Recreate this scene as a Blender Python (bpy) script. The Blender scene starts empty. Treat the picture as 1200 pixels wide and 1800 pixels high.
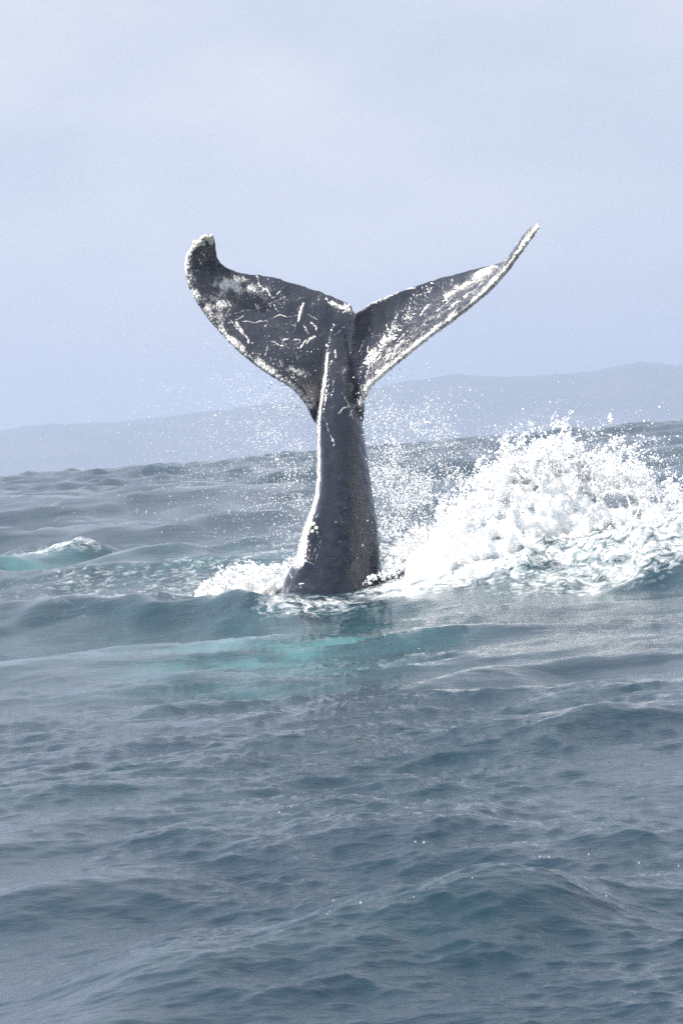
import bpy, bmesh, math, random
import numpy as np
from mathutils import Vector, Matrix, Euler, noise as mnoise
from mathutils.bvhtree import BVHTree

random.seed(7)
rng = np.random.default_rng(7)
R = math.radians
sc = bpy.context.scene
col = sc.collection

# ------------------------------------------------------------------ camera
F = 5800.0            # focal length, in pixels of the 1200 x 1800 photograph
CAM_H = 1.87
HOR_Y = 785.0         # where the true horizon crosses the middle column
ROLL = R(4.77)
PITCH = -math.atan((900 - HOR_Y) * math.cos(ROLL) / F)
cam_d = bpy.data.cameras.new('camera')
cam = bpy.data.objects.new('camera', cam_d)
col.objects.link(cam)
cam_d.sensor_fit = 'VERTICAL'
cam_d.sensor_height = 36.0
cam_d.lens = F / 1800 * 36
cam_d.clip_start = 0.5
cam_d.clip_end = 40000
CAM_M = (Matrix.Translation((0, 0, CAM_H)) @ Matrix.Rotation(R(90) + PITCH, 4, 'X') @ Matrix.Rotation(-ROLL, 4, 'Z'))
cam.matrix_world = CAM_M
cam_d.dof.use_dof = True
cam_d.dof.focus_distance = 39.8
cam_d.dof.aperture_fstop = 22
sc.camera = cam
CR = CAM_M.to_3x3()


def W(px, py, d=40.0):
    """the point of the world at depth d metres that lies under a photograph pixel"""
    v = CR @ Vector(((px - 600) / F, -(py - 900) / F, -1))
    v *= d / v.y
    return Vector((v.x, v.y, v.z + CAM_H))


# ------------------------------------------------------------------ light
SUN_EL, SUN_AZ = R(52), R(-120)     # azimuth from +Y, negative = to the left
world = bpy.data.worlds.new('World')
sc.world = world
world.use_nodes = True
nt = world.node_tree
nt.nodes.clear()
wo = nt.nodes.new('ShaderNodeOutputWorld')
bg = nt.nodes.new('ShaderNodeBackground')
bg.inputs[1].default_value = 0.062
sky = nt.nodes.new('ShaderNodeTexSky')
sky.sky_type = 'NISHITA'
sky.sun_disc = False
sky.sun_elevation = SUN_EL
sky.sun_rotation = SUN_AZ
sky.air_density = 1.0
sky.dust_density = 1.6
sky.ozone_density = 1.6
# thin high cloud veil: pale, broken softly by noise
tc = nt.nodes.new('ShaderNodeTexCoord')
mp = nt.nodes.new('ShaderNodeMapping')
mp.inputs['Scale'].default_value = (7, 7, 14)
mp.inputs['Location'].default_value = (0.3, 0.0, 0.4)
nz = nt.nodes.new('ShaderNodeTexNoise')
nz.inputs['Scale'].default_value = 1.3
nz.inputs['Detail'].default_value = 5
nz.inputs['Roughness'].default_value = 0.5
rp = nt.nodes.new('ShaderNodeMapRange')
rp.inputs[1].default_value = 0.35
rp.inputs[2].default_value = 0.75
rp.inputs[3].default_value = 0.80
rp.inputs[4].default_value = 0.90
mx = nt.nodes.new('ShaderNodeMix')
mx.data_type = 'RGBA'
mc = nt.nodes.new('ShaderNodeMix')
mc.data_type = 'RGBA'
mc.inputs['A'].default_value = (5.25, 5.65, 6.45, 1)
mc.inputs['B'].default_value = (6.75, 6.85, 7.2, 1)
rc = nt.nodes.new('ShaderNodeMapRange')
rc.inputs[1].default_value = 0.40
rc.inputs[2].default_value = 0.66
nt.links.new(nz.outputs['Fac'], rc.inputs[0])
nt.links.new(rc.outputs[0], mc.inputs['Factor'])
nt.links.new(mc.outputs['Result'], mx.inputs['B'])
nt.links.new(tc.outputs['Generated'], mp.inputs['Vector'])
nt.links.new(mp.outputs[0], nz.inputs['Vector'])
nt.links.new(nz.outputs['Fac'], rp.inputs[0])
nt.links.new(rp.outputs[0], mx.inputs['Factor'])
nt.links.new(sky.outputs[0], mx.inputs['A'])
nt.links.new(mx.outputs['Result'], bg.inputs[0])
nt.links.new(bg.outputs[0], wo.inputs[0])

sun_d = bpy.data.lights.new('sun', 'SUN')
sun_d.energy = 5.0
sun_d.angle = R(0.5)
sun_d.color = (1.0, 0.96, 0.9)
sun = bpy.data.objects.new('sun', sun_d)
col.objects.link(sun)
S = Vector((math.sin(SUN_AZ) * math.cos(SUN_EL), math.cos(SUN_AZ) * math.cos(SUN_EL), math.sin(SUN_EL)))
sun.rotation_euler = S.to_track_quat('Z', 'Y').to_euler()

vs = sc.view_settings
vs.view_transform = 'Standard'
vs.look = 'None'
vs.exposure = 1.08
vs.gamma = 1.0
vs.use_curve_mapping = False
sc.cycles.use_denoising = False
sc.cycles.use_adaptive_sampling = False
sc.cycles.max_bounces = 20
sc.cycles.diffuse_bounces = 18
sc.cycles.sample_clamp_indirect = 4.0
sc.cycles.volume_bounces = 1
sc.cycles.caustics_reflective = False
sc.cycles.caustics_refractive = False


# ------------------------------------------------------------------ helpers
def mesh_from(name, verts, faces, smooth=True):
    verts = np.asarray(verts, np.float32)
    faces = np.asarray(faces, np.int32)
    me = bpy.data.meshes.new(name)
    n, k = faces.shape
    me.vertices.add(len(verts))
    me.vertices.foreach_set('co', verts.ravel())
    me.loops.add(n * k)
    me.loops.foreach_set('vertex_index', faces.ravel())
    me.polygons.add(n)
    me.polygons.foreach_set('loop_start', np.arange(0, n * k, k, dtype=np.int32))
    me.update(calc_edges=True)
    me.polygons.foreach_set('use_smooth', np.full(n, smooth))
    me.validate()
    return me


def link(name, me, mat=None, parent=None, **props):
    o = bpy.data.objects.new(name, me)
    col.objects.link(o)
    if mat:
        me.materials.clear()
        me.materials.append(mat)
    if parent:
        o.parent = parent
    for k, v in props.items():
        o[k] = v
    return o


def attr(me, name, vals):
    a = me.attributes.new(name, 'FLOAT', 'POINT')
    a.data.foreach_set('value', np.asarray(vals, np.float32).ravel())


def icosa(sub):
    bm = bmesh.new()
    bmesh.ops.create_icosphere(bm, subdivisions=sub, radius=1)
    v = np.array([x.co[:] for x in bm.verts], np.float32)
    f = np.array([[x.index for x in q.verts] for q in bm.faces], np.int32)
    bm.free()
    return v, f


ICO1, ICO2 = icosa(1), icosa(2)
OCT = (np.array([[1, 0, 0], [-1, 0, 0], [0, 1, 0], [0, -1, 0], [0, 0, 1], [0, 0, -1]], np.float32),
       np.array([[0, 2, 4], [2, 1, 4], [1, 3, 4], [3, 0, 4], [2, 0, 5], [1, 2, 5], [3, 1, 5], [0, 3, 5]], np.int32))


def beads(pts, rad, prim, stretch=None):
    """copies of a small ball at many points, as vertex and face arrays"""
    pts = np.asarray(pts, np.float32)
    rad = np.asarray(rad, np.float32)
    bv, bf = prim
    s = np.ones((len(pts), 1, 3), np.float32) if stretch is None else np.asarray(stretch, np.float32)[:, None, :]
    v = pts[:, None, :] + bv[None] * rad[:, None, None] * s
    f = bf[None] + (np.arange(len(pts)) * len(bv))[:, None, None]
    return v.reshape(-1, 3), f.reshape(-1, 3)


def merge(parts):
    vs_, fs_, n = [], [], 0
    for v, f in parts:
        vs_.append(v)
        fs_.append(f + n)
        n += len(v)
    return np.concatenate(vs_), np.concatenate(fs_)


def remeshed(name, v, f, voxel, smooth=0):
    me = mesh_from(name + '_raw', v, f)
    o = bpy.data.objects.new(name + '_raw', me)
    col.objects.link(o)
    m = o.modifiers.new('r', 'REMESH')
    m.mode = 'VOXEL'
    m.voxel_size = voxel
    if smooth:
        s = o.modifiers.new('s', 'SMOOTH')
        s.factor = 0.5
        s.iterations = smooth
    dg = bpy.context.evaluated_depsgraph_get()
    out = bpy.data.meshes.new_from_object(o.evaluated_get(dg))
    out.name = name
    bpy.data.objects.remove(o)
    bpy.data.meshes.remove(me)
    return out


def coords(me):
    a = np.empty(len(me.vertices) * 3, np.float32)
    me.vertices.foreach_get('co', a)
    return a.reshape(-1, 3)


def normals(me):
    a = np.empty(len(me.vertices) * 3, np.float32)
    me.vertices.foreach_get('normal', a)
    return a.reshape(-1, 3)


class Noise2:
    """cheap vectorised value noise"""
    def __init__(s, seed):
        s.t = np.random.default_rng(seed).random((256, 256)).astype(np.float32)

    def __call__(s, x, y):
        xi, yi = np.floor(x).astype(int), np.floor(y).astype(int)
        fx, fy = x - xi, y - yi
        fx, fy = fx * fx * (3 - 2 * fx), fy * fy * (3 - 2 * fy)
        a, b = s.t[xi & 255, yi & 255], s.t[(xi + 1) & 255, yi & 255]
        c, d = s.t[xi & 255, (yi + 1) & 255], s.t[(xi + 1) & 255, (yi + 1) & 255]
        return (a * (1 - fx) + b * fx) * (1 - fy) + (c * (1 - fx) + d * fx) * fy

    def fbm(s, x, y, o=4, g=0.5):
        r, a, w = 0, 1, 0
        for i in range(o):
            r = r + a * s(x * 2 ** i + 17.3 * i, y * 2 ** i + 9.1 * i)
            w += a
            a *= g
        return r / w


class Mat:
    def __init__(s, name):
        s.m = bpy.data.materials.new(name)
        s.m.use_nodes = True
        s.n = s.m.node_tree
        s.n.nodes.clear()
        s.out = s.n.nodes.new('ShaderNodeOutputMaterial')

    def node(s, t, ins=None, **props):
        x = s.n.nodes.new(t)
        for k, v in props.items():
            setattr(x, k, v)
        for k, v in (ins or {}).items():
            if isinstance(v, bpy.types.NodeSocket):
                s.n.links.new(v, x.inputs[k])
            else:
                x.inputs[k].default_value = v
        return x

    def noise(s, vec, scale, detail=3, rough=0.5, dist=0.0):
        return s.node('ShaderNodeTexNoise', {'Vector': vec, 'Scale': scale, 'Detail': detail, 'Roughness': rough,
                                             'Distortion': dist}).outputs['Fac']

    def math(s, op, a, b=0.0, c=0.0):
        return s.node('ShaderNodeMath', {0: a, 1: b, 2: c}, operation=op).outputs[0]

    def ramp(s, v, a, b, lo=0.0, hi=1.0, interp='SMOOTHSTEP'):
        return s.node('ShaderNodeMapRange', {0: v, 1: a, 2: b, 3: lo, 4: hi}, interpolation_type=interp).outputs[0]

    def mix(s, f, a, b):
        return s.node('ShaderNodeMix', {'Factor': f, 'A': a, 'B': b}, data_type='RGBA').outputs['Result']

    def geo(s):
        return s.node('ShaderNodeNewGeometry').outputs['Position']

    def attr(s, n):
        return s.node('ShaderNodeAttribute', attribute_name=n).outputs['Fac']

    def end(s, sock, vol=False):
        s.n.links.new(sock, s.out.inputs['Volume' if vol else 'Surface'])
        return s.m


# ------------------------------------------------------------------ haze (the air box)
hz = Mat('haze')
hzv = hz.node('ShaderNodeVolumePrincipled', {'Color': (0.65, 0.74, 0.93, 1), 'Density': 0.00054, 'Anisotropy': 0.35})
hz.end(hzv.outputs[0], vol=True)
bm = bmesh.new()
bmesh.ops.create_cube(bm, size=1)
for v in bm.verts:
    v.co = Vector((v.co.x * 15000, v.co.y * 15600 + 3600, -6 + (v.co.z + 0.5) * 136))
me = bpy.data.meshes.new('haze')
bm.to_mesh(me)
bm.free()
link('haze', me, hz.m, kind='stuff', label='pale sea haze that fades the far hills', category='haze')

# ------------------------------------------------------------------ sea surface
NS = [Noise2(k) for k in range(8)]


def smooth01(x):
    x = np.clip(x, 0, 1)
    return x * x * (3 - 2 * x)


def gauss_ridge(x, y, x0, y0, x1, y1, amp, w_front, w_back):
    """a raised ridge from (x0,y0) to (x1,y1) with separate widths towards and away from the camera"""
    dx, dy = x1 - x0, y1 - y0
    L = math.hypot(dx, dy)
    ux, uy = dx / L, dy / L
    s = (x - x0) * ux + (y - y0) * uy
    t = -(x - x0) * uy + (y - y0) * ux
    t = t + 1.5 * w_front * (NS[5].fbm(x * 1.1 + 3, y * 0.9, 3) - .5)
    amp = amp * (0.6 + 0.8 * NS[7].fbm(x * 1.4, y * 1.0 + 5, 2))
    end = np.maximum(np.maximum(-s, s - L), 0)
    w = np.where(t < 0, w_front, w_back)
    return amp * np.exp(-(t / w) ** 2) * np.exp(-(end / (0.35 * L + 0.2)) ** 2)


def sea_swell(x, y):
    """the particular waves of the photograph (metres)"""
    z = np.zeros_like(x)
    # wave humps right in front of the whale, to the left and the right of its base
    z += gauss_ridge(x, y, -1.3, 38.6, -0.8, 38.5, 0.17, 0.8, 0.8)
    z += gauss_ridge(x, y, -4.6, 40.0, -2.7, 39.6, 0.19, 0.8, 1.1)
    z += gauss_ridge(x, y, -2.5, 39.2, -1.4, 38.7, 0.13, 0.7, 0.9)
    z += gauss_ridge(x, y, 0.8, 39.3, 3.3, 38.5, 0.15, 0.8, 1.1)
    z += gauss_ridge(x, y, -0.45, 39.3, 0.35, 39.2, -0.04, 1.0, 0.6)
    # big foamy back of the wave under the splash
    z += gauss_ridge(x, y, 3.6, 39.2, 7.2, 39.6, 0.58, 1.6, 1.6)
    # turquoise wave at the left
    z += gauss_ridge(x, y, -5.8, 53.6, -4.1, 54.6, 0.42, 0.8, 1.7)
    z += gauss_ridge(x, y, -2.9, 52.0, -1.2, 53.0, 0.22, 0.9, 1.6)
    # the sea falls off behind the whale so that the far waves rise behind
    z += gauss_ridge(x, y, -12, 46.0, 12, 46.5, -0.14, 4.0, 3.0)
    # high swells farther out hide the true horizon
    lump = NS[6].fbm(x / 19 + 3, y / 40, 4)
    for d_, tilt, amp, wf, wb in ((112, .05, .75, 11, 10), (158, -.04, 1.10, 13, 12), (225, .03, 1.45, 17, 16), (300, 0, 1.6, 20, 20)):
        t_ = y - d_ - tilt * x
        z += amp * (0.72 + 0.50 * lump) * np.exp(-(np.where(t_ < 0, t_ / wf, t_ / wb)) ** 2)
    # foreground swells
    z += gauss_ridge(x, y, -0.75, 13.3, 0.35, 13.7, 0.155, 0.6, 0.8)
    z += gauss_ridge(x, y, 0.55, 14.3, 1.7, 14.7, 0.145, 0.55, 0.8)
    z += gauss_ridge(x, y, -0.45, 16.6, 0.3, 16.9, 0.12, 0.6, 0.8)
    z += gauss_ridge(x, y, -1.6, 15.3, -1.1, 15.6, 0.10, 0.5, 0.7)
    z += gauss_ridge(x, y, 0.4, 15.9, 1.3, 16.2, 0.09, 0.4, 0.6)
    z += gauss_ridge(x, y, 1.0, 20.6, 1.9, 21.0, 0.12, 0.5, 0.7)
    z += gauss_ridge(x, y, -1.7, 19.5, -0.9, 19.7, 0.08, 0.4, 0.6)
    z += gauss_ridge(x, y, -1.3, 12.2, -0.7, 12.4, 0.06, 0.3, 0.4)
    z += gauss_ridge(x, y, 0.3, 11.0, 0.9, 11.15, 0.05, 0.25, 0.4)
    z += gauss_ridge(x, y, 0.9, 27.0, 2.6, 28.0, 0.14, 0.7, 0.9)
    z += gauss_ridge(x, y, -3.2, 26.0, -1.6, 26.5, 0.08, 0.7, 0.9)
    return z


OCT_SLOPE = [(64, 30, .016, 9), (30, 14, .022, 12), (14, 7, .034, 14), (7, 3.5, .044, 18), (3.5, 1.8, .054, 26),
             (1.8, .9, .062, 32), (.9, .45, .066, 36), (.45, .22, .092, 40), (.22, .11, .112, 40), (.11, .06, .11, 34)]
WAVES = []
for hi, lo, slope, n in OCT_SLOPE:
    for i in range(n):
        L = lo * (hi / lo) ** ((i + rng.random()) / n)
        spread = 0.50 if L > 6 else 0.80 if L > 0.9 else 0.72
        th = rng.normal(0, spread) + (0.30 if L > 4 else 0.12)
        k = 2 * math.pi / L
        a = slope * math.sqrt(2 / n) / k * (0.6 + 0.8 * rng.random())
        WAVES.append((k * math.sin(th), k * math.cos(th), k, a, rng.random() * 6.283, L))


def sea_surface(x, y, sp_x, sp_y, shape_only=False):
    """heights and sideways shifts of the water; waves too short for the local grid fade out"""
    x = x.astype(np.float32)
    y = y.astype(np.float32)
    z = sea_swell(x, y).astype(np.float32)
    dx = np.zeros_like(x)
    dy = np.zeros_like(x)
    gust = smooth01((NS[0].fbm(x * 0.55, y * 0.28, 4) - 0.30) / 0.34).astype(np.float32)
    gust2 = smooth01((NS[1].fbm(x * 0.23 + 7, y * 0.14, 4) - 0.32) / 0.3).astype(np.float32)
    # calmer, foam-damped water round the whale and behind it
    calm = 1 - 0.35 * np.exp(-(((x - 1) / 6) ** 2 + ((y - 44) / 7) ** 2))
    far0 = smooth01((y - 44) / 14).astype(np.float32)
    near0 = (0.34 + 0.76 * smooth01((y - 12) / 15)).astype(np.float32)
    for kx, ky, k, a, ph, L in WAVES:
        if shape_only and L < 0.5:
            continue
        if shape_only:
            keep = 1.0
        else:
            q = np.maximum(abs(kx) * sp_x, abs(ky) * sp_y)
            keep = smooth01((3.0 - q) / 1.2).astype(np.float32)
        far = (near0 + 1.25 * far0) if L < 8 else 1.0
        if L < 0.9:
            amp = a * keep * (0.30 + 1.10 * gust * (0.4 + 0.8 * gust2)) * (0.5 + 0.5 * near0) * (1 + 0.5 * far0)
        elif L < 4:
            amp = a * keep * (0.55 + 0.65 * gust2) * calm * far
        else:
            amp = a * keep * calm * far
        p = kx * x + ky * y + ph
        s_, c_ = np.sin(p), np.cos(p)
        z += amp * c_
        g = 1.0 * amp
        dx -= g * (kx / k) * s_
        dy -= g * (ky / k) * s_
    return z, dx, dy


def foam_field(x, y):
    """how much of the surface is covered by foam, 0..1"""
    f = np.zeros_like(x)
    def blob(cx, cy, sx, sy, a, p=2):
        return a * np.exp(-np.abs((x - cx) / sx) ** p - np.abs((y - cy) / sy) ** p)
    f = np.maximum(f, blob(3.6, 41.3, 3.4, 2.1, 0.98, 4))
    f = np.maximum(f, blob(4.5, 39.2, 3.4, 1.1, 0.80, 4))
    f = np.maximum(f, blob(4.6, 38.0, 3.2, 1.1, 0.70, 4))
    f = np.maximum(f, blob(1.3, 38.95, 1.3, 0.75, 0.86, 4))
    f = np.maximum(f, blob(1.2, 40.3, 1.2, 1.5, 0.85, 4))
    f = np.maximum(f, blob(-0.5, 38.3, 0.9, 0.7, 0.50, 3))
    f = np.maximum(f, blob(-0.8, 41.0, 1.3, 1.6, 0.85, 3))
    f = np.maximum(f, blob(-2.6, 41.5, 1.6, 2.2, 0.50, 3))
    f = np.maximum(f, blob(-2.0, 47.0, 4.5, 4.0, 0.36, 3))
    f = np.maximum(f, blob(1.6, 49.0, 3.5, 5.0, 0.55, 3))
    f = np.maximum(f, blob(-4.9, 54.9, 1.5, 0.7, 0.68, 2))
    f = np.maximum(f, blob(-1.6, 54.3, 2.2, 1.0, 0.52, 2))
    f = np.maximum(f, blob(4.5, 47.0, 4.0, 3.5, 0.6, 3))
    return f


def aer_field(x, y):
    """aerated (turquoise) water"""
    a = np.zeros_like(x)
    def blob(cx, cy, sx, sy, am):
        return am * np.exp(-((x - cx) / sx) ** 2 - ((y - cy) / sy) ** 2)
    a += blob(-0.65, 32.0, 1.25, 3.4, 1.0)
    a += blob(-1.9, 35.0, 2.0, 3.0, 0.32)
    a += blob(-4.9, 53.2, 1.5, 1.2, 0.8)
    a += blob(-1.8, 50.0, 3.5, 4.5, 0.28)
    a += blob(-3.2, 33.0, 2.0, 5.0, 0.15)
    a += blob(3.0, 42.0, 4.5, 4.5, 0.5)
    return np.clip(a, 0, 1)


rows = [0.5]
while rows[-1] < 7.5:
    rows.append(rows[-1] * 1.07)
while rows[-1] < 8600:
    d = rows[-1]
    s = max(0.011, 0.72 * d * d / (3296 * CAM_H))
    s = min(s, 0.8 if d < 250 else 0.0100 * (d - 250) + 0.8)
    rows.append(d + s)
rows = np.array(rows, np.float32)
st = R(0.032)
half = list(np.arange(0.5, 232) * st)
step = st
while half[-1] + step * 1.14 < math.pi:
    step *= 1.14
    step = min(step, R(6))
    half.append(half[-1] + step)
half = np.array(half)
ang = np.concatenate([-half[::-1], half]).astype(np.float32)
RR, AA = np.meshgrid(rows, ang, indexing='ij')
X, Y = RR * np.sin(AA), RR * np.cos(AA)
sr = np.gradient(rows)[:, None] * np.ones_like(RR)
sa = np.gradient(ang)[None, :] * RR
spx = np.hypot(sr * np.sin(AA), sa * np.cos(AA))
spy = np.hypot(sr * np.cos(AA), sa * np.sin(AA))
Z, DX, DY = sea_surface(X, Y, spx, spy)
foam = foam_field(X, Y)
FN = NS[3].fbm(X * 3.1, Y * 1.6, 5, 0.6)
fm = smooth01((foam - 1 + FN * 1.05) / 0.35)
Z = Z + fm * 0.05 * NS[4].fbm(X * 7, Y * 4, 3) * (Y < 70)
nr, nc = RR.shape
verts = np.stack([X + DX, Y + DY, Z], -1).reshape(-1, 3)
idx = np.arange(nr * nc).reshape(nr, nc)
q = np.stack([idx[:-1, :-1], idx[1:, :-1], idx[1:, 1:], idx[:-1, 1:]], -1).reshape(-1, 4)[:, ::-1]
seam = np.stack([idx[:-1, -1], idx[1:, -1], idx[1:, 0], idx[:-1, 0]], -1)[:, ::-1]
q = np.concatenate([q, seam])
me = mesh_from('sea', verts, q)
attr(me, 'foam', foam)
attr(me, 'aer', aer_field(X, Y))
attr(me, 'gust', smooth01((NS[0].fbm(X * 0.55, Y * 0.28, 4) - 0.30) / 0.34) * (0.4 + 0.6 * smooth01((NS[1].fbm(X * 0.23 + 7, Y * 0.14, 4) - 0.32) / 0.3)) * (0.42 + 0.58 * smooth01((Y - 12) / 16)))
print('sea verts', len(verts))

m = Mat('sea_water')
pos = m.geo()
st_ = m.node('ShaderNodeMapping', {'Vector': pos, 'Scale': (0.55, 1.0, 1.0), 'Rotation': (0, 0, R(8))}).outputs[0]
n1 = m.noise(st_, 1.6, 3, 0.5, 0.3)
n2 = m.noise(st_, 6.5, 4, 0.55, 0.4)
n3 = m.noise(st_, 32, 4, 0.62, 0.3)
hgt = m.math('ADD', m.math('MULTIPLY', n1, 0.028), m.math('ADD', m.math('MULTIPLY', m.math('MULTIPLY', n2, 0.020), m.math('MULTIPLY_ADD', m.attr('gust'), 0.8, 0.3)), m.math('MULTIPLY', m.math('MULTIPLY', n3, 0.0115), m.math('MULTIPLY_ADD', m.attr('gust'), 0.9, 0.25))))
fa = m.attr('foam')
aer = m.math('MULTIPLY', m.attr('aer'), m.ramp(m.noise(pos, 1.3, 4, 0.6), 0.32, 0.66, 0.15, 1.0))
# foam: lacy film that grows into solid froth
fst = m.node('ShaderNodeMapping', {'Vector': pos, 'Scale': (1.0, 0.75, 1.6)}).outputs[0]
f1 = m.noise(fst, 7.0, 7, 0.68, 0.9)
f2 = m.noise(fst, 1.1, 3, 0.5, 0.5)
fn = m.math('ADD', m.math('MULTIPLY', f1, 1.25), m.math('MULTIPLY_ADD', f2, 0.30, -0.275))
fmask = m.ramp(m.math('ADD', m.math('MULTIPLY', fa, 0.55), fn), 0.82, 0.98)
fmask = m.math('MULTIPLY', fmask, m.ramp(fa, 0.02, 0.2))
film = m.math('MULTIPLY', m.ramp(m.math('ADD', m.math('MULTIPLY', fa, 0.55), fn), 0.66, 0.92), m.ramp(fa, 0.02, 0.5))
base = m.mix(aer, (0.0085, 0.024, 0.039, 1), (0.043, 0.132, 0.142, 1))
varn = m.noise(pos, 0.35, 3, 0.5)
base = m.mix(m.ramp(varn, 0.35, 0.7, 0, 0.5), base, (0.010, 0.032, 0.043, 1))
bump = m.node('ShaderNodeBump', {'Height': hgt, 'Strength': 1.0, 'Distance': 1.0})
water = m.node('ShaderNodeBsdfPrincipled', {'Base Color': base, 'Roughness': 0.06, 'IOR': 1.333, 'Normal': bump.outputs[0]})
fb = m.node('ShaderNodeBump', {'Height': f1, 'Strength': 0.9, 'Distance': 0.12})
froth = m.node('ShaderNodeBsdfPrincipled', {'Base Color': (0.82, 0.86, 0.88, 1), 'Roughness': 0.6, 'Normal': fb.outputs[0]})
mixs = m.node('ShaderNodeMixShader', {0: m.math('MAXIMUM', m.math('MULTIPLY', fmask, 0.93), m.math('MULTIPLY', film, 0.42)), 1: water.outputs[0], 2: froth.outputs[0]})
sea_mat = m.end(mixs.outputs[0])
sea = link('sea', me, sea_mat, kind='structure', label='choppy blue green sea with foam streaks round the whale', category='sea')


def zsea(x, y):
    a, b, c = sea_surface(np.array([x], np.float32), np.array([y], np.float32), 0, 0, True)
    return float(a[0])


# ------------------------------------------------------------------ hills across the water
prof = [(-2600, 30), (-1500, 36), (0, 78), (60, 84), (120, 82), (200, 77), (300, 80), (400, 84), (550, 88), (630, 92),
        (720, 106), (800, 109), (830, 112), (880, 104), (940, 98), (1050, 97), (1100, 103), (1150, 107), (1200, 96),
        (1350, 88), (1900, 60), (2700, 70), (3600, 25)]
HD = 3400.0
pxs = np.array([p[0] for p in prof], float)
phs = np.array([p[1] for p in prof], float) + 3
gx = np.concatenate([np.linspace(-6000, -700, 240), np.linspace(-695, 695, 900), np.linspace(700, 6000, 240)])
gd = np.linspace(0, 1, 46)
GX, GD = np.meshgrid(gx, gd, indexing='ij')
ridge_h = np.interp(GX / HD * F + 600, pxs, phs) * HD / F + CAM_H
wander = 70 * (NS[5].fbm(GX / 260, GX * 0 + 3, 3) - .5)
GY = HD - 260 + wander + GD * 900
spur = NS[6].fbm(GX / 90, GY / 90, 4)
shape = np.where(GD < 0.29, smooth01(GD / 0.29) ** 0.8, 1 - 0.9 * smooth01((GD - 0.29) / 0.71))
crownz = (NS[7].fbm(GX / 7, GY / 7, 3) - 0.5) * 2.6 + (NS[2].fbm(GX / 22, GY / 30, 3) - .5) * 4
GZ = ridge_h * shape * (1 - 0.28 * (1 - shape) * spur) + crownz * shape - 3
ii = np.arange(GX.size).reshape(GX.shape)
q = np.stack([ii[:-1, :-1], ii[1:, :-1], ii[1:, 1:], ii[:-1, 1:]], -1).reshape(-1, 4)
me = mesh_from('hills', np.stack([GX, GY, GZ], -1).reshape(-1, 3), q)
m = Mat('wooded_hill')
p = m.geo()
c = m.mix(m.ramp(m.noise(p, 0.02, 5, 0.6), 0.4, 0.62), (0.022, 0.036, 0.024, 1), (0.055, 0.065, 0.040, 1))
bs = m.node('ShaderNodeBsdfPrincipled', {'Base Color': c, 'Roughness': 0.9,
            'Normal': m.node('ShaderNodeBump', {'Height': m.noise(p, 0.12, 5, 0.65), 'Strength': 1.0, 'Distance': 6.0}).outputs[0]})
link('hills', me, m.end(bs.outputs[0]), kind='structure', label='long low wooded hills fading into haze across the water', category='hills')

# ------------------------------------------------------------------ the whale's tail
LEFT = [((600, 775), (626, 556), .00, .06), ((560, 748), (623, 550), -.02, .08), ((541, 712), (613, 535), -.14, .10),
        ((515, 681), (590, 525), -.30, .15), ((480, 659), (560, 512), -.40, .20), ((440, 631), (525, 501), -.42, .22),
        ((400, 594), (490, 490), -.33, .22), ((368, 557), (455, 484), -.33, .22), ((345, 522), (425, 480), -.30, .18),
        ((331, 490), (398, 470), -.26, .10), ((328, 467), (384, 455), -.24, .02), ((332, 447), (380, 439), -.25, -.06),
        ((343, 430), (379, 425), -.28, -.14), ((358, 415), (374, 413), -.32, -.26)]
RIGHT = [((600, 775), (624, 556), .00, .06), ((630, 745), (627, 550), -.03, .09), ((633, 712), (640, 542), -.10, .16),
         ((645, 683), (660, 529), -.20, .27), ((672, 656), (690, 517), -.31, .38), ((710, 624), (725, 505), -.42, .46),
         ((750, 592), (765, 492), -.50, .50), ((790, 563), (805, 481), -.57, .48), ((825, 535), (840, 472), -.62, .40),
         ((857, 508), (869, 465), -.66, .26), ((885, 477), (890, 456), -.69, .06), ((908, 447), (908, 432), -.71, -.20),
         ((928, 420), (925, 408), -.73, -.45), ((946, 399), (943, 393), -.74, -.66)]


def crom(P, t):
    n = len(P) - 1
    i = min(int(t), n - 1)
    f = t - i
    p0, p1, p2, p3 = P[max(i - 1, 0)], P[i], P[i + 1], P[min(i + 2, n)]
    return 0.5 * ((2 * p1) + (p2 - p0) * f + (2 * p0 - 5 * p1 + 4 * p2 - p3) * f * f + (3 * p1 - p0 - 3 * p2 + p3) * f ** 3)


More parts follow.
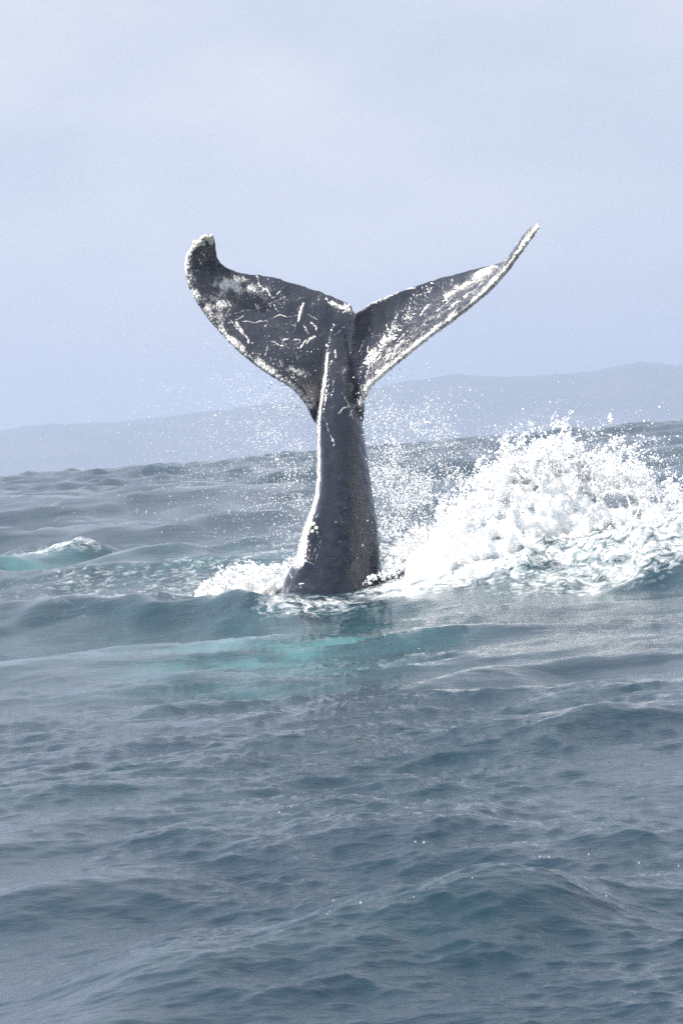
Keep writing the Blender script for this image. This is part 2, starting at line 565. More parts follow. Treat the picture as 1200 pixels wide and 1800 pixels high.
def lobe(table, tip_t, root_t, side):
    le = [W(a[0], a[1], 40 + d0) for a, b, d0, d1 in table]
    te = [W(b[0], b[1], 40 + d1) for a, b, d0, d1 in table]
    NU, NV = 150, 44
    G = np.zeros((NU, NV, 3))
    TH = np.zeros((NU, NV))
    for i in range(NU):
        t = i / (NU - 1) * (len(table) - 1)
        A, B = crom(le, t), crom(te, t)
        u = i / (NU - 1)
        # knobbly, nicked trailing edge
        w = mnoise.noise((u * 34, side * 5.0, 1.7)) * 0.014 + mnoise.noise((u * 90, side * 5.0, 8.7)) * 0.008
        B = B + (B - A).normalized() * w
        chord = (B - A).length
        T = root_t + (tip_t - root_t) * u
        T = min(T, chord * 0.40)
        for j in range(NV):
            s = (j / (NV - 1)) ** 1.7
            P = A.lerp(B, s)
            dep = (B.y - A.y) * (s ** 0.55 - s) * 0.9
            P.y += dep + 0.05 * math.sin(math.pi * s) * min(1, chord)
            G[i, j] = P
            th = T * (1.4 * math.sqrt(s) * (1 - s) ** 0.9 + 0.16 * smooth_s(s) + 0.55 * math.sqrt(min(1, s / .02)) * math.exp(-(s / .09) ** 2)) if s > 0 else 0
            TH[i, j] = 0.5 * max(th, 0.0)
            if s > 0.9:
                TH[i, j] = 0.5 * max(th, 0.014)
    gu = np.gradient(G, axis=0)
    gv = np.gradient(G, axis=1)
    n = np.cross(gu, gv)
    n /= np.linalg.norm(n, axis=-1, keepdims=True) + 1e-9
    top = (G + n * TH[..., None]).reshape(-1, 3)
    bot = (G - n * TH[..., None]).reshape(-1, 3)
    ii = np.arange(NU * NV).reshape(NU, NV)
    f1 = np.stack([ii[:-1, :-1], ii[1:, :-1], ii[1:, 1:], ii[:-1, 1:]], -1).reshape(-1, 4)
    f2 = f1[:, ::-1] + NU * NV
    N = NU * NV
    sides = []
    for line in (ii[:, 0], ii[:, -1][::-1], ii[0, ::-1], ii[-1, :]):
        sides.append(np.stack([line[:-1], line[1:], line[1:] + N, line[:-1] + N], -1)[:, ::-1])
    fq = np.concatenate([f1, f2] + sides)
    v = np.concatenate([top, bot])
    ft = np.concatenate([fq[:, [0, 1, 2]], fq[:, [0, 2, 3]]])
    return v, ft


def smooth_s(s):
    return s * s * (3 - 2 * s)


# rings of the tail stock: (row, left edge, right edge, depth radius, keel)
STOCK = [(1130, 470, 720, .62, .0), (1080, 484, 700, .60, .0), (1050, 493, 688, .58, .02), (1020, 500, 677, .57, .03),
         (1003, 508, 672, .56, .05), (985, 519, 670.5, .55, .07), (950, 526, 667.5, .53, .08), (925, 534, 665, .52, .08),
         (895, 546, 661, .50, .06), (865, 554, 656, .48, .05), (830, 557, 651, .46, .05), (790, 557, 645, .43, .05),
         (755, 555.5, 640, .39, .05), (730, 556, 635, .35, .05), (705, 562, 630, .29, .06), (675, 565, 624, .21, .055),
         (645, 567, 618, .135, .045), (615, 571, 613, .075, .03), (590, 577, 609, .04, .02), (570, 586, 603, .03, .0)]
NR = 72
rings = []
KD = math.atan2(-0.86, -0.5)
for (py, l, r, dr, keel) in STOCK:
    A, B = W(l, py, 40), W(r, py, 40)
    cx, hw, cz = (A.x + B.x) / 2, (B.x - A.x) / 2, (A.z + B.z) / 2
    ring = []
    for k in range(NR):
        a = 2 * math.pi * k / NR
        ca, sa_ = math.cos(a), math.sin(a)
        # a lens-like section with a keel that points to the camera and left
        rad = 1.0
        dk = (a - KD + math.pi) % (2 * math.pi) - math.pi
        bump_ = keel * 2.6 * math.exp(-(dk / 0.20) ** 2)
        dk2 = (a - KD - math.pi + math.pi) % (2 * math.pi) - math.pi
        bump_ += keel * 1.5 * math.exp(-(dk2 / 0.25) ** 2)
        ring.append([ca * hw * (rad + bump_), sa_ * dr * (rad + bump_ * 0.5)])
    ring = np.array(ring)
    # skewed so the broad sides face right-front
    ring[:, 0] += 0.22 * ring[:, 1] * (hw / dr)
    ring[:, 0] = (ring[:, 0] - ring[:, 0].min()) / np.ptp(ring[:, 0]) * 2 * hw - hw
    dep0 = 40 + 0.02 + max(0, (705 - py)) * 0.0004
    rings.append(np.stack([cx + ring[:, 0], dep0 + ring[:, 1], np.full(NR, cz) + ring[:, 0] * (B.z - A.z) / (2 * hw)], -1))
# densify along the axis
rp_ = []
rv = [Vector(r_.ravel().tolist()) if False else r_ for r_ in rings]
for i in range(len(rv) - 1):
    for s in range(6):
        t = i + s / 6
        rp_.append(crom(rv, t))
rp_.append(rv[-1])
SV = np.concatenate(rp_)
NK = len(rp_)
ii = np.arange(NK * NR).reshape(NK, NR)
jj = np.roll(ii, -1, 1)
fq = np.stack([ii[:-1], jj[:-1], jj[1:], ii[1:]], -1).reshape(-1, 4)
ft = np.concatenate([fq[:, [0, 1, 2]], fq[:, [0, 2, 3]]])
c0, c1 = len(SV), len(SV) + 1
SV = np.concatenate([SV, [rp_[0].mean(0)], [rp_[-1].mean(0)]])
capA = np.stack([np.full(NR, c0), np.roll(ii[0], -1), ii[0]], -1)
capB = np.stack([np.full(NR, c1), ii[-1], np.roll(ii[-1], -1)], -1)
SF = np.concatenate([ft, capA, capB])
# low shoulder of the back at the water line, left
hv, hf = beads([list(W(543, 1060, 39.72))], [1.0], ICO2, [[.31, .34, .40]])
WV, WF = merge([(SV, SF), lobe(LEFT, .085, .17, 1), lobe(RIGHT, .10, .16, 2), (hv, hf)])
wm = remeshed('humpback_whale', WV, WF, 0.0088, 6)
co = coords(wm)
no = normals(wm)

# pixel position of every vertex of the tail, used to lay its own scars where the animal has them
Ri = np.array(CR.transposed())
cc = (co - np.array([0, 0, CAM_H])) @ Ri.T
PX = 600 + cc[:, 0] / -cc[:, 2] * F
PY = 900 - cc[:, 1] / -cc[:, 2] * F


def seg_dist(x, y, a, b):
    dx, dy = b[0] - a[0], b[1] - a[1]
    t = np.clip(((x - a[0]) * dx + (y - a[1]) * dy) / (dx * dx + dy * dy + 1e-6), 0, 1)
    return np.hypot(x - a[0] - t * dx, y - a[1] - t * dy)


def poly_dist(pts):
    d = np.full(len(co), 1e9)
    for a, b in zip(pts[:-1], pts[1:]):
        d = np.minimum(d, seg_dist(PX, PY, a, b))
    return d


le_l = [a for a, *_ in LEFT][2:]
le_r = [a for a, *_ in RIGHT][3:]
te_l = [b for _, b, *_ in LEFT][:-1]
te_r = [b for _, b, *_ in RIGHT][:-2]
dl, dr_, dtl, dtr = poly_dist(le_l), poly_dist(le_r), poly_dist(te_l), poly_dist(te_r)
nv = np.array([mnoise.noise(Vector(c_) * 9) for c_ in co], np.float32)
nf = np.array([mnoise.noise(Vector(c_) * 34) for c_ in co], np.float32)
nl = np.array([mnoise.noise(Vector(c_) * 3.1 + Vector((5, 2, 1))) for c_ in co], np.float32)
edge = np.exp(-(np.minimum(dl, dr_) / 12) ** 2)
on_fluke = smooth01((735 - PY) / 40)
# relief: knobbly edges, soft muscle undulation, fine creases
co2 = co + no * (nv * 0.006 + nf * 0.0035 * on_fluke + edge * on_fluke * nf * 0.009)[:, None]
wm.vertices.foreach_set('co', co2.astype(np.float32).ravel())
wm.update()

SCR = [((450, 486), (462, 500), 2.5), ((465, 507), (478, 521), 2.6), ((478, 521), (492, 514), 2.2), ((536, 532), (522, 565), 4.5),
       ((394, 551), (402, 544), 1.5), ((415, 566), (428, 557), 1.8), ((452, 535), (455, 545), 1.8), ((468, 545), (475, 536), 2.2),
       ((482, 537), (488, 546), 1.8), ((545, 570), (558, 583), 2.8), ((524, 612), (557, 592), 2.6), ((540, 608), (556, 594), 2.0),
       ((395, 553), (437, 600), 1.8), ((418, 570), (436, 600), 4.0), ((400, 555), (500, 525), 1.0), ((430, 568), (525, 552), 1.3),
       ((500, 598), (508, 593), 3.0), ((478, 603), (500, 608), 2.0), ((466, 575), (472, 562), 1.5), ((532, 574), (545, 585), 1.5),
       ((468, 625), (472, 614), 1.8), ((518, 597), (530, 600), 2.0), ((345, 448), (356, 466), 3.5), ((352, 440), (358, 450), 2.5),
       ((571, 600), (574, 612), 2.5), ((588, 615), (592, 628), 3.0), ((447, 535), (453, 540), 3), ((492, 483), (500, 492), 1.6),
       ((575, 525), (585, 535), 3.5), ((585, 530), (612, 545), 7), ((600, 548), (615, 534), 4),
       ((648, 610), (655, 640), 1.6), ((663, 612), (657, 640), 1.6), ((660, 640), (684, 598), 1.6), ((670, 640), (700, 610), 1.8),
       ((678, 628), (712, 597), 1.8), ((685, 635), (690, 620), 1.6), ((765, 548), (790, 527), 1.8), ((770, 535), (800, 515), 1.6),
       ((780, 520), (795, 538), 1.4), ((783, 515), (788, 530), 1.4), ((712, 558), (724, 556), 2), ((716, 552), (721, 562), 2),
       ((750, 575), (770, 558), 1.5), ((700, 600), (716, 578), 1.5), ((690, 585), (698, 575), 1.3), ((745, 572), (752, 572), 3),
       ((830, 487), (872, 467), 5), ((800, 505), (838, 490), 5), ((785, 522), (810, 505), 4), ((736, 552), (756, 538), 2.5),
       ((640, 535), (700, 514), 5), ((700, 514), (728, 505), 2.5), ((632, 545), (650, 533), 3), ((810, 500), (860, 480), 3),
       ((780, 545), (850, 500), 2), ((640, 590), (634, 618), 1.3), ((730, 520), (760, 505), 1.3), ((575, 745), (585, 782), 1.6),
       ((540, 905), (545, 990), 2.2), ((560, 935), (548, 985), 2.2), ((563, 940), (557, 990), 1.6), ((540, 988), (553, 992), 3),
       ((595, 725), (612, 712), 1.6), ((612, 712), (622, 735), 2.0), ((602, 690), (612, 712), 1.4), ((626, 700), (615, 728), 2.5),
       ((508, 1006), (512, 1016), 2.5), ((520, 1000), (530, 1000), 2)]
scar_shine = np.zeros(len(co))
front = smooth01((-no[:, 1] + 0.25) / 0.3)
wob_x, wob_y = nf * 2.4 + 2.2 * np.sin(PY / 9 + PX / 31), nv * 5.0 + 2.0 * np.sin(PX / 11 + PY / 40)
for a, b, w in SCR:
    d = seg_dist(PX + wob_x, PY + wob_y, a, b)
    scar_shine = np.maximum(scar_shine, np.exp(-(d / (w * 0.58)) ** 2) * (0.8 + 0.7 * nf + .4 * nv) * (.62 if a[1] > 880 else 1))
r2 = random.Random(3)
for k in range(170):                       # finer random rakes, mostly near the leading edges
    if k % 2:
        t = r2.random() * 10 + 0.5
        i = int(t)
        A = Vector(LEFT[i][0]).lerp(Vector(LEFT[i + 1][0]), t - i)
        B = Vector(LEFT[i][1]).lerp(Vector(LEFT[i + 1][1]), t - i)
    else:
        t = r2.random() * 9 + 1.5
        i = int(t)
        A = Vector(RIGHT[i][0]).lerp(Vector(RIGHT[i + 1][0]), t - i)
        B = Vector(RIGHT[i][1]).lerp(Vector(RIGHT[i + 1][1]), t - i)
    P = A.lerp(B, 0.06 + 0.85 * r2.random() ** 1.9)
    an = r2.gauss(0.9 if k % 2 else -0.9, 0.7)
    Ln = r2.uniform(3, 15)
    Q = (P.x + math.cos(an) * Ln, P.y + math.sin(an) * Ln)
    d = seg_dist(PX + wob_x, PY + wob_y, (P.x, P.y), Q)
    scar_shine = np.maximum(scar_shine, np.exp(-(d / r2.uniform(.7, 1.4)) ** 2) * r2.uniform(0.25, 0.7))
# worn, pale leading edges and mottled patches, with the left root highlight painted in
wear_shine = np.exp(-(np.maximum(np.minimum(dl, dr_) - 2, 0) / (8 + 9 * nv)) ** 2) * on_fluke
wear_shine = np.clip(wear_shine * (0.62 + 0.5 * nv + 0.9 * nl), 0, 1)
def patch(cx, cy, sx, sy, a, rot=0.0):
    x, y = PX - cx, PY - cy
    c_, s_ = math.cos(rot), math.sin(rot)
    u, v = x * c_ + y * s_, -x * s_ + y * c_
    return a * np.exp(-(u / sx) ** 2 - (v / sy) ** 2)
pt = patch(412, 500, 36, 15, 1.35, .15) + patch(385, 535, 24, 24, 1.1, .7) + patch(470, 520, 70, 30, .35, .3) + patch(500, 600, 60, 30, .3, .3) + patch(520, 652, 34, 8, .8, .35) + patch(372, 548, 34, 10, .7, .95) \
    + patch(840, 488, 45, 10, .9, -.5) + patch(770, 545, 60, 16, .6, -.65) + patch(690, 620, 50, 16, .65, -.65) + patch(608, 650, 10, 26, .55) \
    + patch(598, 538, 20, 9, .8, .3) + patch(660, 532, 40, 6, .7, -.4)
wear_shine = np.clip(np.maximum(wear_shine, pt * np.clip(0.75 + 0.8 * nv, 0, 1)), 0, 1)
# pale keel along the left rim of the stock
def keel_x(y):
    ks = [(600, 576), (650, 571), (700, 563), (730, 559), (760, 558), (800, 558), (840, 558), (870, 555), (900, 546), (930, 535), (960, 527), (990, 520), (1000, 518)]
    return np.interp(y, [k[0] for k in ks], [k[1] for k in ks])
kw = np.interp(PY, [600, 640, 700, 850, 900, 940, 985, 1000], [2, 3, 3.5, 3.5, 5, 7, 12, 8])
kd = np.abs(PX - keel_x(PY) - kw * 0.5)
keel = np.exp(-(kd / kw) ** 4) * smooth01((PY - 610) / 20) * smooth01((1002 - PY) / 8) * front
keel *= np.clip(0.9 + 1.2 * nf, 0, 1)
# wet highlights painted as pale bands at the roots of the flukes
root_shine = np.exp(-(np.minimum(poly_dist([(632, 712), (650, 680), (700, 632), (760, 582)]), poly_dist([(545, 715), (520, 682), (480, 657)])) / 7) ** 2)
scar_shine = np.clip(np.maximum.reduce([scar_shine * .92, keel, root_shine * (0.6 + .4 * nf)]), 0, 1)  # scars, pale keel and the painted root highlights together
attr(wm, 'wear_shine', wear_shine)
attr(wm, 'scar_shine', scar_shine)
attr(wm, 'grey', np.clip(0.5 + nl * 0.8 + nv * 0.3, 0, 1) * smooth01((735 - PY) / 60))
wm.polygons.foreach_set('use_smooth', np.ones(len(wm.polygons), bool))

m = Mat('whale_skin')
p = m.geo()
sc_ = m.attr('scar_shine')
mot = m.noise(p, 55, 4, 0.65)
gr = m.attr('grey')
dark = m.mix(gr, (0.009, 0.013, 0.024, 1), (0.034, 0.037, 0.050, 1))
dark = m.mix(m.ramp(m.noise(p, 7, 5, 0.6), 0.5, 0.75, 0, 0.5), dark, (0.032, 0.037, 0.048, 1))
mk = m.ramp(m.math('ADD', sc_, m.math('MULTIPLY', m.math('SUBTRACT', mot, 0.5), 1.3)), 0.25, 0.85)
strk = m.node('ShaderNodeMapping', {'Vector': p, 'Scale': (1.0, 1.0, 0.45), 'Rotation': (0.3, 0.7, 0)}).outputs[0]
wn = m.noise(strk, 48, 6, 0.72, 0.8)
mk2 = m.ramp(m.math('ADD', wn, m.math('MULTIPLY', m.attr('wear_shine'), 0.30)), 0.62, 0.82)
mk = m.math('MAXIMUM', mk, m.math('MULTIPLY', mk2, m.ramp(m.attr('wear_shine'), 0.03, 0.3)))
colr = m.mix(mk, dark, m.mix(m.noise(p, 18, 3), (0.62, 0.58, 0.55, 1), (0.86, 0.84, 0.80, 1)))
bh = m.math('ADD', m.math('MULTIPLY', m.noise(p, 30, 4, 0.5), 0.0045), m.math('MULTIPLY', mk, 0.004))
bh = m.math('ADD', bh, m.math('MULTIPLY', m.noise(m.node('ShaderNodeMapping', {'Vector': p, 'Scale': (1, 1, .16)}).outputs[0], 22, 3, 0.5), 0.007))
bn = m.node('ShaderNodeBump', {'Height': bh, 'Strength': 0.8, 'Distance': 1.0}).outputs[0]
cn = m.node('ShaderNodeBump', {'Height': m.math('ADD', bh, m.math('MULTIPLY', m.noise(p, 90, 3, 0.6), 0.0012)), 'Strength': 1.0, 'Distance': 1.0}).outputs[0]
rg = m.ramp(m.noise(p, 24, 3), 0.35, 0.7, 0.16, 0.34)
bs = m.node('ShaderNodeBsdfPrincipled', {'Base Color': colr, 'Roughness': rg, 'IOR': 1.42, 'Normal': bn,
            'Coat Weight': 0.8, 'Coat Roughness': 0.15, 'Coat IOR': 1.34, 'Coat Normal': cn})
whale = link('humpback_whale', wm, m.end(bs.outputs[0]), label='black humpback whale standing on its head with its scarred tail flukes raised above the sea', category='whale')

# barnacles sit on the skin as parts
bv = BVHTree.FromPolygons([Vector(c_) for c_ in co2], [list(p_.vertices) for p_ in wm.polygons])
m = Mat('barnacle_shell')
p = m.geo()
cc_ = m.mix(m.noise(p, 60, 3), (0.72, 0.66, 0.50, 1), (0.92, 0.89, 0.78, 1))
barn_mat = m.end(m.node('ShaderNodeBsdfPrincipled', {'Base Color': cc_, 'Roughness': 0.35,
        'Normal': m.node('ShaderNodeBump', {'Height': m.noise(p, 160, 3), 'Strength': .5, 'Distance': .01}).outputs[0]}).outputs[0])
bm = bmesh.new()
prev = None
for zz, rr in ((-.25, 1.0), (.35, .86), (.75, .55), (.70, .34), (.40, .22)):
    ring = [bm.verts.new((math.cos(a) * rr * (1 + .10 * (k % 2)), math.sin(a) * rr * (1 + .10 * (k % 2)), zz)) for k, a in enumerate([i * math.pi / 5 for i in range(10)])]
    if prev:
        for k in range(10):
            bm.faces.new((prev[k], prev[(k + 1) % 10], ring[(k + 1) % 10], ring[k]))
    prev = ring
bm.faces.new(prev)
barn_me = bpy.data.meshes.new('barnacle')
bm.to_mesh(barn_me)
bm.free()
barn_me.materials.append(barn_mat)


def barnacle(px, py, r_):
    o_ = Vector((0, 0, CAM_H))
    tgt = W(px, py, 40)
    h = bv.ray_cast(o_, (tgt - o_).normalized())
    if h[0] is None:
        return
    b = bpy.data.objects.new('barnacle', barn_me)
    col.objects.link(b)
    b.parent = whale
    b.location = h[0]
    b.rotation_euler = h[1].to_track_quat('Z', 'Y').to_euler()
    b.scale = (r_, r_, r_ * random.uniform(.6, 1.1))


for px, py, r_ in ((545, 925, .026), (551, 921, .026), (556, 928, .024), (549, 934, .022), (543, 931, .02), (637, 958, .017)):
    barnacle(px, py, r_)
for k in range(46):      # left tip
    t = random.random()
    barnacle(342 + 32 * t + random.gauss(0, 3), 432 - 20 * t + random.gauss(0, 3.5) + 6 * (t > .8), random.uniform(.017, .030))
for k in range(34):      # right tip
    t = random.random()
    barnacle(913 + 33 * t, 438 - 42 * t + random.gauss(0, 3), random.uniform(.013, .023))
for k in range(70):      # leading edges
    tb = LEFT if k % 2 else RIGHT
    t = random.uniform(3.0, 11.5)
    i = int(t)
    A = Vector(tb[i][0]).lerp(Vector(tb[i + 1][0]), t - i)
    B = Vector(tb[i][1]).lerp(Vector(tb[i + 1][1]), t - i)
    P = A.lerp(B, random.uniform(.03, .16))
    barnacle(P.x, P.y, random.uniform(.006, .011))

# ------------------------------------------------------------------ white water
m = Mat('white_water')
p = m.geo()
bn = m.node('ShaderNodeBump', {'Height': m.noise(p, 22, 5, 0.7), 'Strength': 0.7, 'Distance': 0.06}).outputs[0]
b_ = m.node('ShaderNodeBsdfPrincipled', {'Base Color': (0.96, 0.975, 0.985, 1), 'Roughness': 0.5, 'Normal': bn,
            'Subsurface Weight': 1.0, 'Subsurface Radius': (0.9, 1.0, 1.1), 'Subsurface Scale': 0.13})
white_mat = m.end(b_.outputs[0])

m = Mat('spray_drop')
df = m.node('ShaderNodeBsdfDiffuse', {'Color': (0.97, 0.98, 0.99, 1)})
tr = m.node('ShaderNodeBsdfTranslucent', {'Color': (0.95, 0.97, 1.0, 1)})
gl = m.node('ShaderNodeBsdfGlossy', {'Color': (1, 1, 1, 1), 'Roughness': 0.30})
a_ = m.node('ShaderNodeMixShader', {0: 0.2, 1: df.outputs[0], 2: tr.outputs[0]})
b_ = m.node('ShaderNodeMixShader', {0: 0.12, 1: a_.outputs[0], 2: gl.outputs[0]})
drop_mat = m.end(b_.outputs[0])


def roll_d(px):
    return float(np.interp(px, [620, 700, 900], [40.3, 40.1, 39.8]))


def foam_mass(name, top, bot, d0, thick, n, rmin, rmax, voxel, label, hole=None, power=1.0):
    tx, ty = [t[0] for t in top], [t[1] for t in top]
    bx_, by_ = [t[0] for t in bot], [t[1] + 24 for t in bot]
    P, Q = [], []
    while len(P) < n:
        px = random.uniform(tx[0], tx[-1])
        yt, yb = np.interp(px, tx, ty), np.interp(px, bx_, by_)
        s = random.random() ** power
        r_ = random.uniform(rmin, rmax) * (0.35 + 0.65 * min(1, s * 2.2 + (yb - yt < 30) * .5))
        py = yt + r_ * 145 * .8 + s * max(yb - yt - r_ * 145, 1)
        if hole and any(((px - h[0]) / h[2]) ** 2 + ((py - h[1]) / h[3]) ** 2 < 1 for h in hole):
            continue
        dd = d0(px) if callable(d0) else d0
        d = dd + thick * (random.random() - .5) * (0.4 + 0.6 * s) * 2
        P.append(list(W(px, py, d)))
        Q.append(r_)
    v, f = beads(P, Q, ICO1)
    me = remeshed(name, v, f, voxel, 12)
    c_, n_ = coords(me), normals(me)
    k = np.array([mnoise.fractal(Vector(x) * 11, 1.0, 2.0, 3) for x in c_], np.float32)
    c_ = c_ + n_ * (k * 0.030)[:, None]
    me.vertices.foreach_set('co', c_.ravel())
    me.polygons.foreach_set('use_smooth', np.ones(len(me.polygons), bool))
    me.update()
    print(name, len(me.vertices))
    return link(name, me, white_mat, kind='stuff', label=label, category='splash')


top_main = [(p_[0], p_[1] - 14) for p_ in [(720, 985), (750, 965), (775, 935), (800, 905), (830, 880), (860, 850), (885, 812), (905, 822), (930, 806), (955, 800), (975, 782), (990, 776),
            (1010, 800), (1030, 828), (1060, 838), (1100, 834), (1130, 840), (1150, 868), (1175, 900), (1240, 900)]]
bot_main = [(720, 1005), (770, 1002), (850, 995), (950, 980), (1050, 960), (1150, 945), (1240, 930)]
foam_mass('breaking_splash', top_main, bot_main, 39.45, .30, 5500, .025, .09, .018,
          'tall blinding white burst of broken water to the right of the whale', hole=[(1088, 882, 32, 16), (1118, 905, 14, 8), (1150, 880, 16, 10)])
foam_mass('rolling_foam', [(640, 1025), (680, 1003), (730, 978), (780, 950), (830, 938), (880, 935), (930, 950), (1010, 955)],
          [(640, 1036), (700, 1032), (780, 1028), (850, 1018), (910, 1000), (1010, 985)], roll_d, .28, 2300, .02, .075, .015,
          'low roll of white foam running from the whale to the big splash')
foam_mass('foam_crest', [(345, 1032), (375, 1016), (400, 1002), (425, 992), (440, 998), (470, 997), (500, 988), (530, 978)],
          [(345, 1040), (400, 1036), (450, 1034), (530, 1030)], 40.9, .25, 700, .018, .06, .014,
          'small white foam crest breaking to the left of the whale')


# ------------------------------------------------------------------ spray and drops
def STK(y):
    ys = [t[0] for t in STOCK][::-1]
    return np.interp(y, ys, [t[1] for t in STOCK][::-1]) - 6, np.interp(y, ys, [t[2] for t in STOCK][::-1]) - 2


def spray(blobs, thin_seed, prim, zmin=True):
    P, Q = [], []
    for (px, py, sx, sy, n, r0, r1, dep, dth, clump) in blobs:
        k = 0
        tries = 0
        while k < n and tries < n * 12:
            tries += 1
            x, y = random.gauss(px, sx), random.gauss(py, sy)
            nn = mnoise.fractal((x / 44, y / 30, thin_seed), 1, 2, 5)
            nn = smooth_s(min(1, max(0, (nn + .15) / .45)))
            if random.random() > max(0, nn * clump + 1 - clump):
                continue
            d = random.gauss(dep, dth)
            w = W(x, y, d)
            if w.z < 0.02 or (w.y < 40.4 and STK(y)[0] < x < STK(y)[1] and random.random() < .975):
                continue
            r_ = 1.02 * r0 * (1.0 * r1 / r0) ** (random.random() ** 2.2)
            P.append(list(w))
            Q.append(r_)
            k += 1
    st_ = np.ones((len(P), 3), np.float32)
    st_[:, 2] = 1 + rng.random(len(P)) * 0.6
    return beads(P, Q, prim, st_)


left_spray = [(500, 760, 45, 90, 2400, .0024, .009, 40.5, .6, .8), (430, 800, 85, 90, 2200, .0022, .007, 40.5, .8, .6),
              (340, 680, 100, 70, 260, .0025, .0055, 40.5, .8, .2), (290, 800, 90, 60, 300, .0025, .0055, 40.3, .8, .2),
              (530, 880, 35, 60, 1500, .0022, .008, 40.8, .5, .6), (460, 670, 50, 50, 260, .0025, .007, 40.5, .6, .3)]
right_spray = [(665, 800, 34, 70, 2300, .0024, .010, 39.6, .5, .6), (715, 835, 50, 60, 4200, .0022, .010, 39.5, .6, .65),
               (780, 820, 50, 55, 1700, .0024, .010, 39.6, .6, .8), (700, 900, 60, 45, 3000, .0024, .010, 39.6, .6, .5),
               (740, 740, 50, 35, 520, .0026, .008, 39.5, .6, .8), (700, 950, 50, 30, 1500, .0024, .010, 39.7, .6, .5),
               (960, 800, 75, 42, 3200, .0018, .006, 39.2, .6, .8), (860, 860, 55, 45, 2600, .0018, .006, 39.2, .6, .7), (1110, 830, 55, 45, 1800, .0018, .006, 39.2, .6, .8)]
v, f = merge([spray(left_spray, 3.1, OCT)])
link('fine_spray', mesh_from('fine_spray', v, f), drop_mat, kind='stuff', label='fine glittering spray hanging in the air left of the raised tail', category='spray')
v, f = merge([spray(right_spray, 7.7, OCT)])
link('dense_spray', mesh_from('dense_spray', v, f), drop_mat, kind='stuff', label='thick curtain of spray between the tail and the big splash', category='spray')

# ragged body of the splash: jets that rise, spread and break up into drops
tx, ty = [t[0] for t in top_main], [t[1] for t in top_main]
HOLES = [(1088, 882, 28, 14), (1118, 905, 12, 7), (1150, 882, 14, 9)]


def clump(x, y, s_, seed, lo=-.12, hi=.22):
    v_ = mnoise.fractal((x / s_, y / s_, seed), 1, 2, 4)
    return smooth_s(min(1, max(0, (v_ - lo) / (hi - lo))))


def jets(n, x0, x1, topf, basef, dep, dth, grow, rr, over, seed, steps=30):
    P, Q = [], []
    for k in range(n):
        px = random.uniform(x0, x1)
        u = random.random() ** 0.6
        yt, yb = topf(px), basef(px)
        ex = (random.random() ** 2.2) * over * (0.25 + 1.5 * clump(px, 0, 26, seed))
        ye = yb + (yt - yb) * u - ex * (u > .6)
        lean = random.gauss(0, .35) + (px - 985) / 420
        d = dep + random.gauss(0, dth)
        r0 = rr[0] * (rr[1] / rr[0]) ** (random.random() ** 1.6)
        st0 = random.uniform(0.55, 0.93)
        wob = random.uniform(0, 6)
        for j in range(steps):
            t = st0 + (1 - st0) * j / steps
            f_ = j / steps
            if random.random() < .25 + .45 * f_:
                continue
            hgt_ = yb + (ye - yb) * (2 * t - t * t)
            x_ = px - lean * (yb - ye) * (1 - t) * .8 + 2.0 * math.sin(wob + 5 * t)
            jt = grow * (.4 + f_)
            x_, y_ = x_ + random.gauss(0, jt), hgt_ + random.gauss(0, jt)
            if any(((x_ - h[0]) / h[2]) ** 2 + ((y_ - h[1]) / h[3]) ** 2 < 1 for h in HOLES) and random.random() < .9:
                continue
            w_ = W(x_, y_, d + random.gauss(0, .03))
            P.append(list(w_))
            Q.append(r0 * (1.15 - .7 * f_) * random.uniform(.45, 1.25))
    return P, Q


def drops_object(name, P, Q, label, cat='spray'):
    P, Q = np.array(P, np.float32), np.array(Q, np.float32)
    big = Q > .0105
    v, f = merge([beads(P[big], Q[big], ICO1), beads(P[~big], Q[~big], OCT)])
    print(name, len(P), len(f))
    return link(name, mesh_from(name, v, f), drop_mat, kind='stuff', label=label, category=cat)


tm = lambda x: np.interp(x, tx, ty)
bmn = lambda x: np.interp(x, [t[0] for t in bot_main], [t[1] for t in bot_main])
P, Q = jets(2500, 790, 1210, tm, bmn, 39.75, .32, 2.2, (.0075, .022), 34, 4.4)
P2, Q2 = jets(380, 880, 1140, tm, bmn, 39.7, .35, 1.6, (.008, .020), 38, 9.1)
P += P2
Q += Q2
for k in range(5200):    # loose drops above and around
    px = random.gauss(1010, 105)
    py = tm(px) - abs(random.gauss(0, 30)) + 14
    if random.random() > clump(px, py, 17, 2.2):
        continue
    P.append(list(W(px, py, 39.5 + random.gauss(0, .45))))
    Q.append(.0045 * 4.0 ** (random.random() ** 1.7))
for k in range(2200):    # right-hand fringe
    px, py = random.gauss(1130, 42), random.gauss(845, 42)
    if random.random() > clump(px, py, 20, 6.2):
        continue
    P.append(list(W(px, py, 39.5 + random.gauss(0, .45))))
    Q.append(.0045 * 3.5 ** (random.random() ** 1.7))
drops_object('splash_drops', P, Q, 'ragged jets, drops and threads of water flying off the top of the big splash')
# lower, thinner slope of the splash towards the whale, and the spatter over the low foam
P, Q = jets(1300, 680, 900, lambda x: np.interp(x, [680, 740, 790, 850, 900], [970, 935, 900, 862, 830]),
            lambda x: np.interp(x, [680, 900], [1012, 985]), 39.8, .25, 2.6, (.006, .018), 24, 1.3)
for k in range(2600):
    px, py = random.gauss(820, 48), random.gauss(900, 42)
    if random.random() > clump(px, py, 24, 8.2, -.25, .2):
        continue
    P.append(list(W(px, py, 39.5 + random.gauss(0, .45))))
    Q.append(.0045 * 4 ** (random.random() ** 1.7))
P3, Q3 = jets(620, 635, 1000, lambda x: np.interp(x, [635, 680, 730, 780, 850, 1000], [1018, 1000, 980, 958, 952, 960]),
              lambda x: np.interp(x, [635, 700, 850, 1000], [1030, 1022, 1006, 980]), 39.8, .2, 2.0, (.006, .02), 9, 5.3, 16)
P += P3
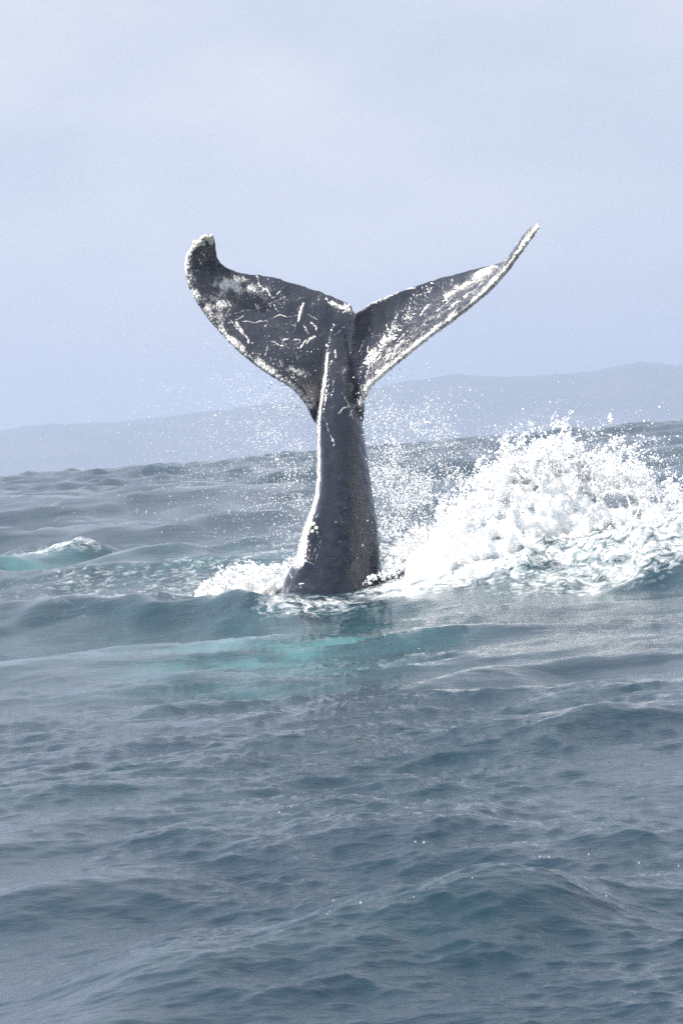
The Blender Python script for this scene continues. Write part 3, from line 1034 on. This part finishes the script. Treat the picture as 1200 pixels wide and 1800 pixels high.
Q += Q3
drops_object('rolling_spatter', P, Q, 'lacy spatter over the low foam between the whale and the big splash')
P, Q = jets(620, 348, 560, lambda x: np.interp(x, [348, 375, 400, 430, 470, 500, 530, 560], [1030, 1014, 1000, 992, 995, 984, 972, 975]),
            lambda x: np.interp(x, [348, 560], [1040, 1034]), 40.8, .22, 2.0, (.006, .02), 9, 7.7, 16)
drops_object('crest_spatter', P, Q, 'fine spatter over the foam crest left of the whale')

# loops of water pulled out on the right side of the splash
P, Q = [], []
for pts in ([(1098, 862), (1104, 880), (1108, 898), (1110, 915)], [(1120, 870), (1124, 885), (1118, 905), (1108, 918)],
            [(1090, 868), (1110, 860), (1125, 868), (1140, 850)], [(1128, 900), (1135, 915), (1128, 930)],
            [(1060, 868), (1078, 862), (1098, 866)], [(1140, 850), (1152, 866), (1158, 884), (1150, 900)],
            [(888, 800), (893, 788), (890, 778), (880, 786)], [(858, 842), (862, 832), (856, 826), (848, 836)]):
    V_ = [Vector((a, b, 0)) for a, b in pts]
    n = 46
    for j in range(n):
        q_ = crom(V_, (len(V_) - 1) * j / (n - 1))
        P.append(list(W(q_.x + random.gauss(0, .3), q_.y, 38.7)))
        Q.append(random.uniform(.009, .016))
v, f = beads(P, Q, ICO1)
me = remeshed('water_threads', v, f, .007, 2)
link('water_threads', me, white_mat, kind='stuff', label='thin looping threads of water at the right side of the splash', category='splash')

# the one large clot thrown high above the horizon on the right
v, f = beads([list(W(1072, 733, 39)), list(W(1074, 738, 39)), list(W(1072, 728, 39)), list(W(1070, 741, 39))], [.028, .030, .016, .012], ICO2)
me = remeshed('water_clot', v, f, .006, 2)
me.polygons.foreach_set('use_smooth', np.ones(len(me.polygons), bool))
link('water_clot', me, drop_mat, label='largest lone clot of water flung high against the hills at the right', category='water drop')

# separate falling drops in front of the near waves
m = Mat('clear_drop')
g_ = m.node('ShaderNodeBsdfGlass', {'Color': (1, 1, 1, 1), 'Roughness': 0.05, 'IOR': 1.33})
w_ = m.node('ShaderNodeBsdfDiffuse', {'Color': (0.9, 0.92, 0.95, 1)})
clear_mat = m.end(m.node('ShaderNodeMixShader', {0: .35, 1: g_.outputs[0], 2: w_.outputs[0]}).outputs[0])
drop_me = mesh_from('water_drop', ICO2[0] * np.array([1, 1, 1.3], np.float32), ICO2[1])
drop_me.materials.append(clear_mat)
for px, py, r_ in ((634, 1587, 3.0), (586, 1583, 2.0), (730, 1480, 2.2), (745, 1481, 2.8), (491, 1428, 2.2), (512, 1418, 1.8), (576, 1607, 1.9),
                   (948, 1506, 2.2), (965, 1507, 2.0), (1034, 1502, 2.0), (1065, 1575, 2.0), (1122, 1517, 2.2), (1192, 1522, 1.8), (830, 1543, 1.8),
                   (727, 1577, 1.7), (580, 1602, 1.4)):
    d = 12.5 + random.uniform(-.5, .5)
    o = bpy.data.objects.new('water_drop', drop_me)
    col.objects.link(o)
    o.location = W(px, py, d)
    r_ = 0.72 * r_ * d / F
    o.scale = (r_, r_, r_)
    o['label'] = 'tiny clear water drop falling in front of the near waves'
    o['category'] = 'water drop'
    o['group'] = 'water drops falling over the near waves'
